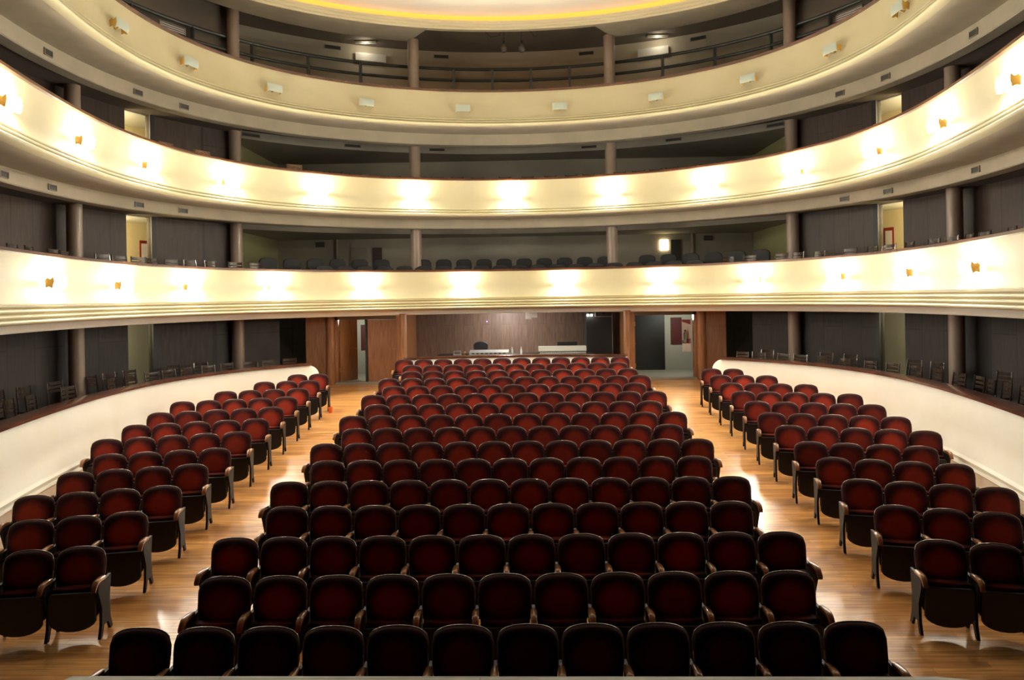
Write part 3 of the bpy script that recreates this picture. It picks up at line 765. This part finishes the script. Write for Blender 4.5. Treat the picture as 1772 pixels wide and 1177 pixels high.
def sconces(ss, H, proto, lit, lab, grp):
    for i, s in enumerate(ss):
        x, y, nx, ny = at(s, .02); c = copy_tree(proto); c.location = (x, y, EYE + H); c.rotation_euler = (0, 0, math.atan2(-nx, ny))
        tag(c, lab % ORD[i], 'wall lamp', grp)
        if lit:
            o = bpy.data.objects.new('sconce_lamp', lamp); COL.objects.link(o); o.parent = c; o.location = (0, -.11, .075)
            o = bpy.data.objects.new('sconce_lamp', lamp); COL.objects.link(o); o.parent = c; o.location = (0, -.11, -.075)
S1 = [-13.3, -11.0, -8.88, -6.57, -4.12, -1.4, 1.4, 4.12, 6.57, 8.88, 11.0, 13.3]
S2 = [-14.62, -12.26, -10.06, -7.76, -5.37, -2.75, 0, 2.75, 5.37, 7.76, 10.06, 12.26, 14.62]
S3 = [-11.03, -8.87, -6.55, -4.06, -1.37, 1.37, 4.06, 6.55, 8.87, 11.03]
sconces(S1, .37, s_on, True, 'lit sconce on the first balcony front, %s from left', 'lit sconces of the first balcony')
sconces(S2, 2.83, s_on, True, 'lit sconce on the second balcony front, %s from left', 'lit sconces of the second balcony')
sconces(S3, 5.33, s_off, False, 'unlit sconce with frosted shade on the third balcony front, %s from left', 'unlit sconces of the third balcony')
drop(s_on); drop(s_off)

# ------------------------------------------------------------------ vents
def vent(s, d, H, w, h, lab, grp):
    x, y, nx, ny = at(s, d); r = empty('air_vent', (x, y, EYE + H), math.atan2(-nx, ny), lab, 'air vent', grp)
    f = MB()
    f.box(-w / 2, w / 2, -.02, .015, h / 2 - .012, h / 2); f.box(-w / 2, w / 2, -.02, .015, -h / 2, -h / 2 + .012)
    f.box(-w / 2, -w / 2 + .012, -.02, .015, -h / 2, h / 2); f.box(w / 2 - .012, w / 2, -.02, .015, -h / 2, h / 2); f.obj('vent_frame', M['vframe'], r, 0)
    gmb = MB(); gmb.box(-w / 2 + .012, w / 2 - .012, -.004, .0, -h / 2, h / 2)
    k = -h / 2 + .02
    while k < h / 2 - .01: gmb.box(-w / 2 + .012, w / 2 - .012, -.014, -.003, k, k + .007); k += .022
    gmb.obj('grille', M['grille'], r, 0)
for i, s in enumerate((-11.3, -9.13, -8.09, 8.09, 9.13, 11.3)):
    vent(s, 1.095, 4.72, .24, .13, 'dark louvred vent in the beam under the third balcony, %s from left' % ORD[i], 'beam vents under the third balcony')
for i, s in enumerate((-12.5, -11.25, -9.15, -8.15, 8.15, 9.15, 11.3)):
    vent(s, 1.095, 2.21, .24, .12, 'dark louvred vent in the beam under the second balcony, %s from left' % ORD[i], 'beam vents under the second balcony')
for i, s in enumerate((-7.0, -4.15, -1.7, 1.8, 4.3, 7.0)):
    vent(s, 4.19, 8.28, .50, .12, 'long dark vent high on the gallery rear wall, %s from left' % ORD[i], 'gallery wall vents') if abs(s) < 6 else None
for i, s in enumerate((-6.0, -3.9, -1.9, 1.9, 3.9, 6.0)):
    vent(s, 2.99, 4.57 + .26, .50, .10, 'long dark vent on the bulkhead behind second-balcony columns, %s from left' % ORD[i], 'second balcony bulkhead vents')
    
# ------------------------------------------------------------------ gallery railing
def railing(a, b, name, lab, post_step=1.14):
    r = empty(name, (0, 0, 0), 0, lab, 'railing', 'gallery railings')
    ss = samples(a, b, .3)
    MB().tube([(*at(s, 2.05)[:2], EYE + 7.15) for s in ss], .05, 8).obj('top_rail', M['steel'], r)
    MB().tube([(*at(s, 2.05)[:2], EYE + 6.80) for s in ss], .048, 8).obj('lower_rail', M['steel'], r)
    n = int((b - a) / post_step)
    for k in range(n + 1):
        x, y = at(a + (b - a) * k / n, 2.05)[:2]
        MB().box(x - .04, x + .04, y - .04, y + .04, EYE + 5.85, EYE + 7.14).obj('post', M['steel'], r, 0)
railing(-9.8, -2.62, 'gallery_railing', 'dark pipe railing of the gallery, left of the middle bay')
railing(-2.5, 2.5, 'gallery_railing', 'dark pipe railing of the gallery between the two inner columns', 1.0)
railing(2.62, 9.8, 'gallery_railing', 'dark pipe railing of the gallery, right of the middle bay')

# louvred boards leaning behind the gallery railing, ceiling fixtures
for s_, w, lb in ((-8.95, .85, 'left gallery arm'), (-7.75, .7, 'left outer column'), (7.7, .8, 'right outer column')):
    x, y, nx, ny = at(s_, 2.16); t = empty('slatted_board', (x, y, EYE + 6.72), math.atan2(-nx, ny), 'pale louvred board behind the gallery railing by the ' + lb, 'board')
    f = MB(); f.box(-w / 2, w / 2, -.015, .015, 0, .025); f.box(-w / 2, w / 2, -.015, .015, .345, .37); f.box(-w / 2, -w / 2 + .025, -.015, .015, 0, .37); f.box(w / 2 - .025, w / 2, -.015, .015, 0, .37); f.obj('frame', M['vframe'], t, 0)
    sl = MB()
    for k in range(6): sl.add([(-w / 2 + .02, -.012, .03 + k * .053), (w / 2 - .02, -.012, .03 + k * .053), (w / 2 - .02, .01, .075 + k * .053), (-w / 2 + .02, .01, .075 + k * .053)], [(0, 1, 2, 3)])
    sl.obj('slats', M['paper'], t, 0)
    MB().box(-.03, .03, -.01, .02, -.87, .0).obj('support', M['steel'], t, 0)
for sg, sd in ((-1, 'left'), (1, 'right')):
    t = empty('ceiling_light', (sg * 4.75, 22.2, EYE + 8.46), 0, 'dim strip light fixture on the gallery ceiling, %s half' % sd, 'ceiling light')
    MB().box(-.35, .35, -.09, .09, -.05, .0).obj('housing', M['vframe'], t, 0, .005); MB().tube([(-.33, 0, -.07), (.33, 0, -.07)], .02, 10).obj('tube', M['white'], t)
    ld = bpy.data.lights.new('gallery_fill_light', 'POINT'); ld.energy = 1.3; ld.color = (1, .9, .7); ld.shadow_soft_size = .1  # fill light added at the fixture to brighten the gallery walls
    lo = bpy.data.objects.new('gallery_fill_light', ld); COL.objects.link(lo); lo.parent = t; lo.location = (0, 0, -.14)
# hanging bulbs and cables in the lighting bay
for i, (x, h) in enumerate(((-.22, .0), (.33, .02))):
    t = empty('hanging_bulb', (x, 20.9, EYE + 7.65), 0, ('clear glass bulb hanging in the dark bay, %s of the pair' % ('left' if i == 0 else 'right')), 'light bulb', 'hanging bulbs')
    MB().lathe([(.01, -.14), (.07, -.12), (.105, -.05), (.105, .0), (.06, .09), (.03, .13)], (0, 0, 0), 16).obj('glass_globe', mat('dusty_glass', (.12, .12, .11), .08, spec=.9), t)
    MB().lathe([(.03, .13), (.035, .22), (.01, .24)], (0, 0, 0), 12).obj('socket', M['dark'], t)
    MB().tube([(0, 0, .24), (.01, 0, .5), (0, 0, .81)], .008, 6).obj('cord', M['dark'], t)
pts = [(-1.2, 0), (-.9, .03), (-.6, -.24), (-.35, -.20), (-.22, .05), (0, -.12), (.15, .04), (.5, .03), (.75, -.25), (.85, .04), (1.2, .05)]
o = MB().tube([(x, 20.85, EYE + 8.22 + z) for x, z in pts], .008, 6).obj('loose_cable', M['dark']); tag(o, 'thin black cable looped along the edge of the dark ceiling bay', 'cable')
for sg, sd in ((-1, 'left'), (1, 'right')):
    x, y, nx, ny = at(sg * 3.35, 4.1)
    o = MB().box(-.5, .5, -.02, .02, -.12, .14).obj('wall_panel_board', M['ivory'], None, 0); o.location = (x, y, EYE + 8.05); o.rotation_euler = (0, 0, math.atan2(-nx, ny))
    tag(o, 'pale board high on the gallery wall behind the %s inner column' % sd, 'board')

# ------------------------------------------------------------------ control booth
RZ = 2.42
def desk():
    t = empty('booth_table', (0, 20.3, 1.5), 0, 'long dark table behind the control booth front', 'table')
    MB().box(-2.3, 2.3, -.35, .35, .80, .85).obj('table_top', M['dark'], t, 0)
    for a in (-2.2, 2.2):
        for b in (-.3, .3): MB().box(a - .03, a + .03, b - .03, b + .03, 0, .80).obj('leg', M['dark'], t, 0)
desk()
TZ = 2.35
t = empty('mixing_console', (-.78, 20.15, TZ), 0, 'low pale mixing console beside the chair in the booth', 'mixing console')
MB().prism([(-.22, 0), (.22, 0), (.22, .125), (-.22, .075)], 'x', -.58, .58).obj('console_body', M['silver'], t, 0, .006)
for k in range(8): MB().box(-.50 + k * .13, -.42 + k * .13, -.235, -.221, .03, .065).obj('fader_panel', M['charcoal'], t, 0)
t = empty('lighting_desk', (1.38, 20.05, TZ), 0, 'long white keyboard-like lighting desk on the booth table', 'lighting desk')
MB().box(-.70, .70, .0, .25, .07, .215).obj('upper_panel', M['white'], t, 0, .008)
MB().box(-.69, .69, -.05, .25, .0, .065).obj('base_body', M['charcoal'], t, 0, .004)
k_ = MB()
for k in range(30): k_.box(-.66 + k * .045, -.632 + k * .045, -.06, -.05, .015, .05)
k_.obj('slider_button', M['white'], t, 0)
for i, x in enumerate((-.10, .17)):
    t = empty('water_bottle', (x, 20.05, TZ), 0, 'small clear water bottle on the booth table, %s of two' % ('left' if i == 0 else 'right'), 'bottle', 'water bottles')
    MB().lathe([(.028, 0), (.034, .01), (.034, .10), (.026, .12), (.03, .14), (.012, .18), (.012, .20)], (0, 0, 0), 14).obj('bottle_body', M['bottle'], t)
    MB().lathe([(.015, .19), (.015, .215)], (0, 0, 0), 12).obj('bottle_cap', M['white'], t)
t = empty('office_chair', (-1.08, 21.0, 1.5), 0, 'black office chair behind the mixing console in the booth', 'chair')
poly = [(-.2, .85)] + [(-.23 * math.cos(PI * k / 10), 1.05 + .13 * math.sin(PI * k / 10)) for k in range(11)] + [(.2, .85)]
MB().prism(poly, 'y', .1, .18).obj('backrest', M['black'], t, 40, .02); MB().box(-.24, .24, -.25, .2, .45, .53).obj('seat', M['black'], t, 40, .02)
MB().tube([(0, 0, .08), (0, 0, .46)], .03).obj('pole', M['dark'], t); MB().tube([(0, .17, .5), (0, .2, .95)], .02).obj('back_post', M['dark'], t)
for k in range(5): MB().tube([(0, 0, .1), (.28 * math.cos(k * 1.256), .28 * math.sin(k * 1.256), .02)], .018).obj('leg', M['dark'], t)
t = empty('computer_monitor', (1.55, 20.45, TZ), 0, 'black monitor behind the white desk unit in the booth', 'monitor')
MB().box(-.30, .30, -.02, .02, .04, .32).obj('screen_panel', M['dark'], t, 0, .01); MB().box(-.12, .12, -.1, .1, 0, .02).obj('stand', M['dark'], t, 0); MB().box(-.03, .03, -.01, .03, .02, .1).obj('neck', M['dark'], t, 0)
t = empty('small_device', (-1.72, 20.1, TZ), 0, 'small metal headset stand on the booth table', 'device')
MB().box(-.12, .12, -.06, .06, .0, .02).obj('base', M['silver'], t, 0)
MB().tube([(-.1, 0, .02), (-.1, 0, .11), (.1, 0, .12), (.1, 0, .02)], .012).obj('frame', M['silver'], t)
MB().lathe([(.03, 0), (.03, .08), (.01, .1)], (.22, 0, 0), 10).obj('microphone', M['brass'], t)
ld = bpy.data.lights.new('booth_fill_light', 'POINT'); ld.energy = 22; ld.color = (1, .92, .86); ld.shadow_soft_size = .15  # added fill light without a fixture, brightens the booth wall
lo = bpy.data.objects.new('booth_fill_light', ld); COL.objects.link(lo); lo.location = (-.3, 20.9, EYE - .55)
# papers, speaker, lights hung from the booth ceiling
o = MB().box(-.09, .09, -.005, .005, -.26, 0).obj('notice_paper', M['paper'], None, 0); o.location = (.40, 20.75, EYE - .39); tag(o, 'pale paper hung from the beam over the booth, longer of the pair', 'paper', 'hung papers')
o = MB().box(-.09, .09, -.005, .005, -.22, 0).obj('notice_paper', M['paper'], None, 0); o.location = (.58, 20.74, EYE - .39); tag(o, 'pale paper hung from the beam over the booth, shorter of the pair', 'paper', 'hung papers')
t = empty('loudspeaker', (2.62, 20.4, EYE - .38), 0, 'dark boxy loudspeaker fixed under the ceiling of the booth', 'loudspeaker')
MB().box(-.23, .23, -.15, .15, -.20, -.0).obj('cabinet', M['charcoal'], t, 0, .008); MB().box(-.24, .24, -.17, .15, -.225, -.205).obj('shelf_plate', M['silver'], t, 0)
MB().lathe([(.05, 0), (.05, .02)], (0, 0, 0), 16).obj('driver_cone', M['dark'], t).matrix_local = Matrix.Translation((0, -.15, -.1)) @ Matrix.Rotation(PI / 2, 4, 'X')
t = empty('emergency_light', (2.30, 21.2, EYE - .58), 0, 'two small white emergency lights by the black cabinet', 'emergency light')
for a in (-.05, .06): MB().lathe([(.035, -.03), (.035, .03)], (a, 0, 0), 12).obj('lamp_head', M['wled'], t)
MB().box(-.02, .02, -.02, .02, .03, .2).obj('bracket', M['dark'], t, 0)
t = empty('equipment_cabinet', (2.62, 21.6, 1.5), 0, 'tall black equipment cabinet at the right end of the booth', 'cabinet')
MB().box(-.42, .38, -.3, .3, 0, 2.0).obj('cabinet_body', M['charcoal'], t, 0, .01); MB().box(.385, .40, -.32, -.30, .2, 1.95).obj('edge_strip', M['silver'], t, 0)
o = MB().box(-.015, .015, -.015, .0, -.015, .015).obj('indicator_light', M['led'], None, 0); o.location = (-1.82 + .65 * 0, 22.3, EYE - .72); tag(o, 'tiny blue indicator light on the brown booth wall', 'indicator light')
o.location = (-.94 - .0, 22.3, EYE - .76)

# orange cup under the aisle seat of the rear row
t = empty('plastic_cup', (-4.42, 16.3, fz(16.3)), 0, 'small orange plastic cup on the floor beside left block rear aisle seat', 'cup')
MB().lathe([(.045, 0), (.055, .13), (.05, .13), (.042, .01)], (0, 0, 0), 16).obj('cup_body', M['orange'], t)

# ------------------------------------------------------------------ first and second tier back details
def onwall(name, x, z0, z1, w, m, lab, cat, y=YB - .03, grp=None):
    o = MB().box(-w / 2, w / 2, -.02, .02, 0, z1 - z0).obj(name, m, None, 0); o.location = (x, y, EYE + z0); return tag(o, lab, cat, grp)
onwall('projection_window', -5.35, 1.0, 1.82, .55, M['vframe'], 'pale hatch in the rear wall of the first balcony, left half', 'hatch')
onwall('wall_cupboard', -4.72, 1.0, 1.80, .30, mat('dark_red_wood', (.05, .018, .014), .5), 'narrow dark wood cupboard beside the pale rear hatch', 'cupboard')
onwall('lit_window', 5.10, 1.55, 1.90, .28, M['glow'], 'small brightly lit opening in the right rear wall of first balcony', 'lit window')
onwall('framed_poster', 5.50, 1.20, 1.90, .34, mat('dark_frame', (.05, .04, .035), .5), 'dark notice frame beside the small lit opening', 'frame')
onwall('wall_grille', -6.70, 1.85, 2.02, .30, M['grille'], 'dark square grille on the left rear wall of first balcony', 'air vent')
onwall('wall_grille', 6.60, 1.85, 2.02, .30, M['grille'], 'dark square grille on the right rear wall of first balcony', 'air vent')
for x, sd in ((-6.10, 'left'), (6.05, 'right')):
    o = MB().tube([(0, 0, 0), (0, 0, 2.1)], .04, 10).obj('wall_pipe', M['greyb']); o.location = (x, YB - .06, EYE + .0); tag(o, 'vertical pipe on the %s rear wall of first balcony' % sd, 'pipe')
# red notices in the first tier corridors
for s, sd in ((-7.82, 'left'), (7.85, 'right')):
    x, y, nx, ny = at(s, 3.37)
    t = empty('framed_notice', (x, y, EYE + .85), math.atan2(-nx, ny), 'red-framed notice on the lit corridor wall, %s side' % sd, 'notice')
    MB().box(-.13, .13, -.02, .0, 0, .8).obj('frame', M['redp'], t, 0); MB().box(-.09, .09, -.026, -.02, .08, .72).obj('sheet', M['paper'], t, 0)
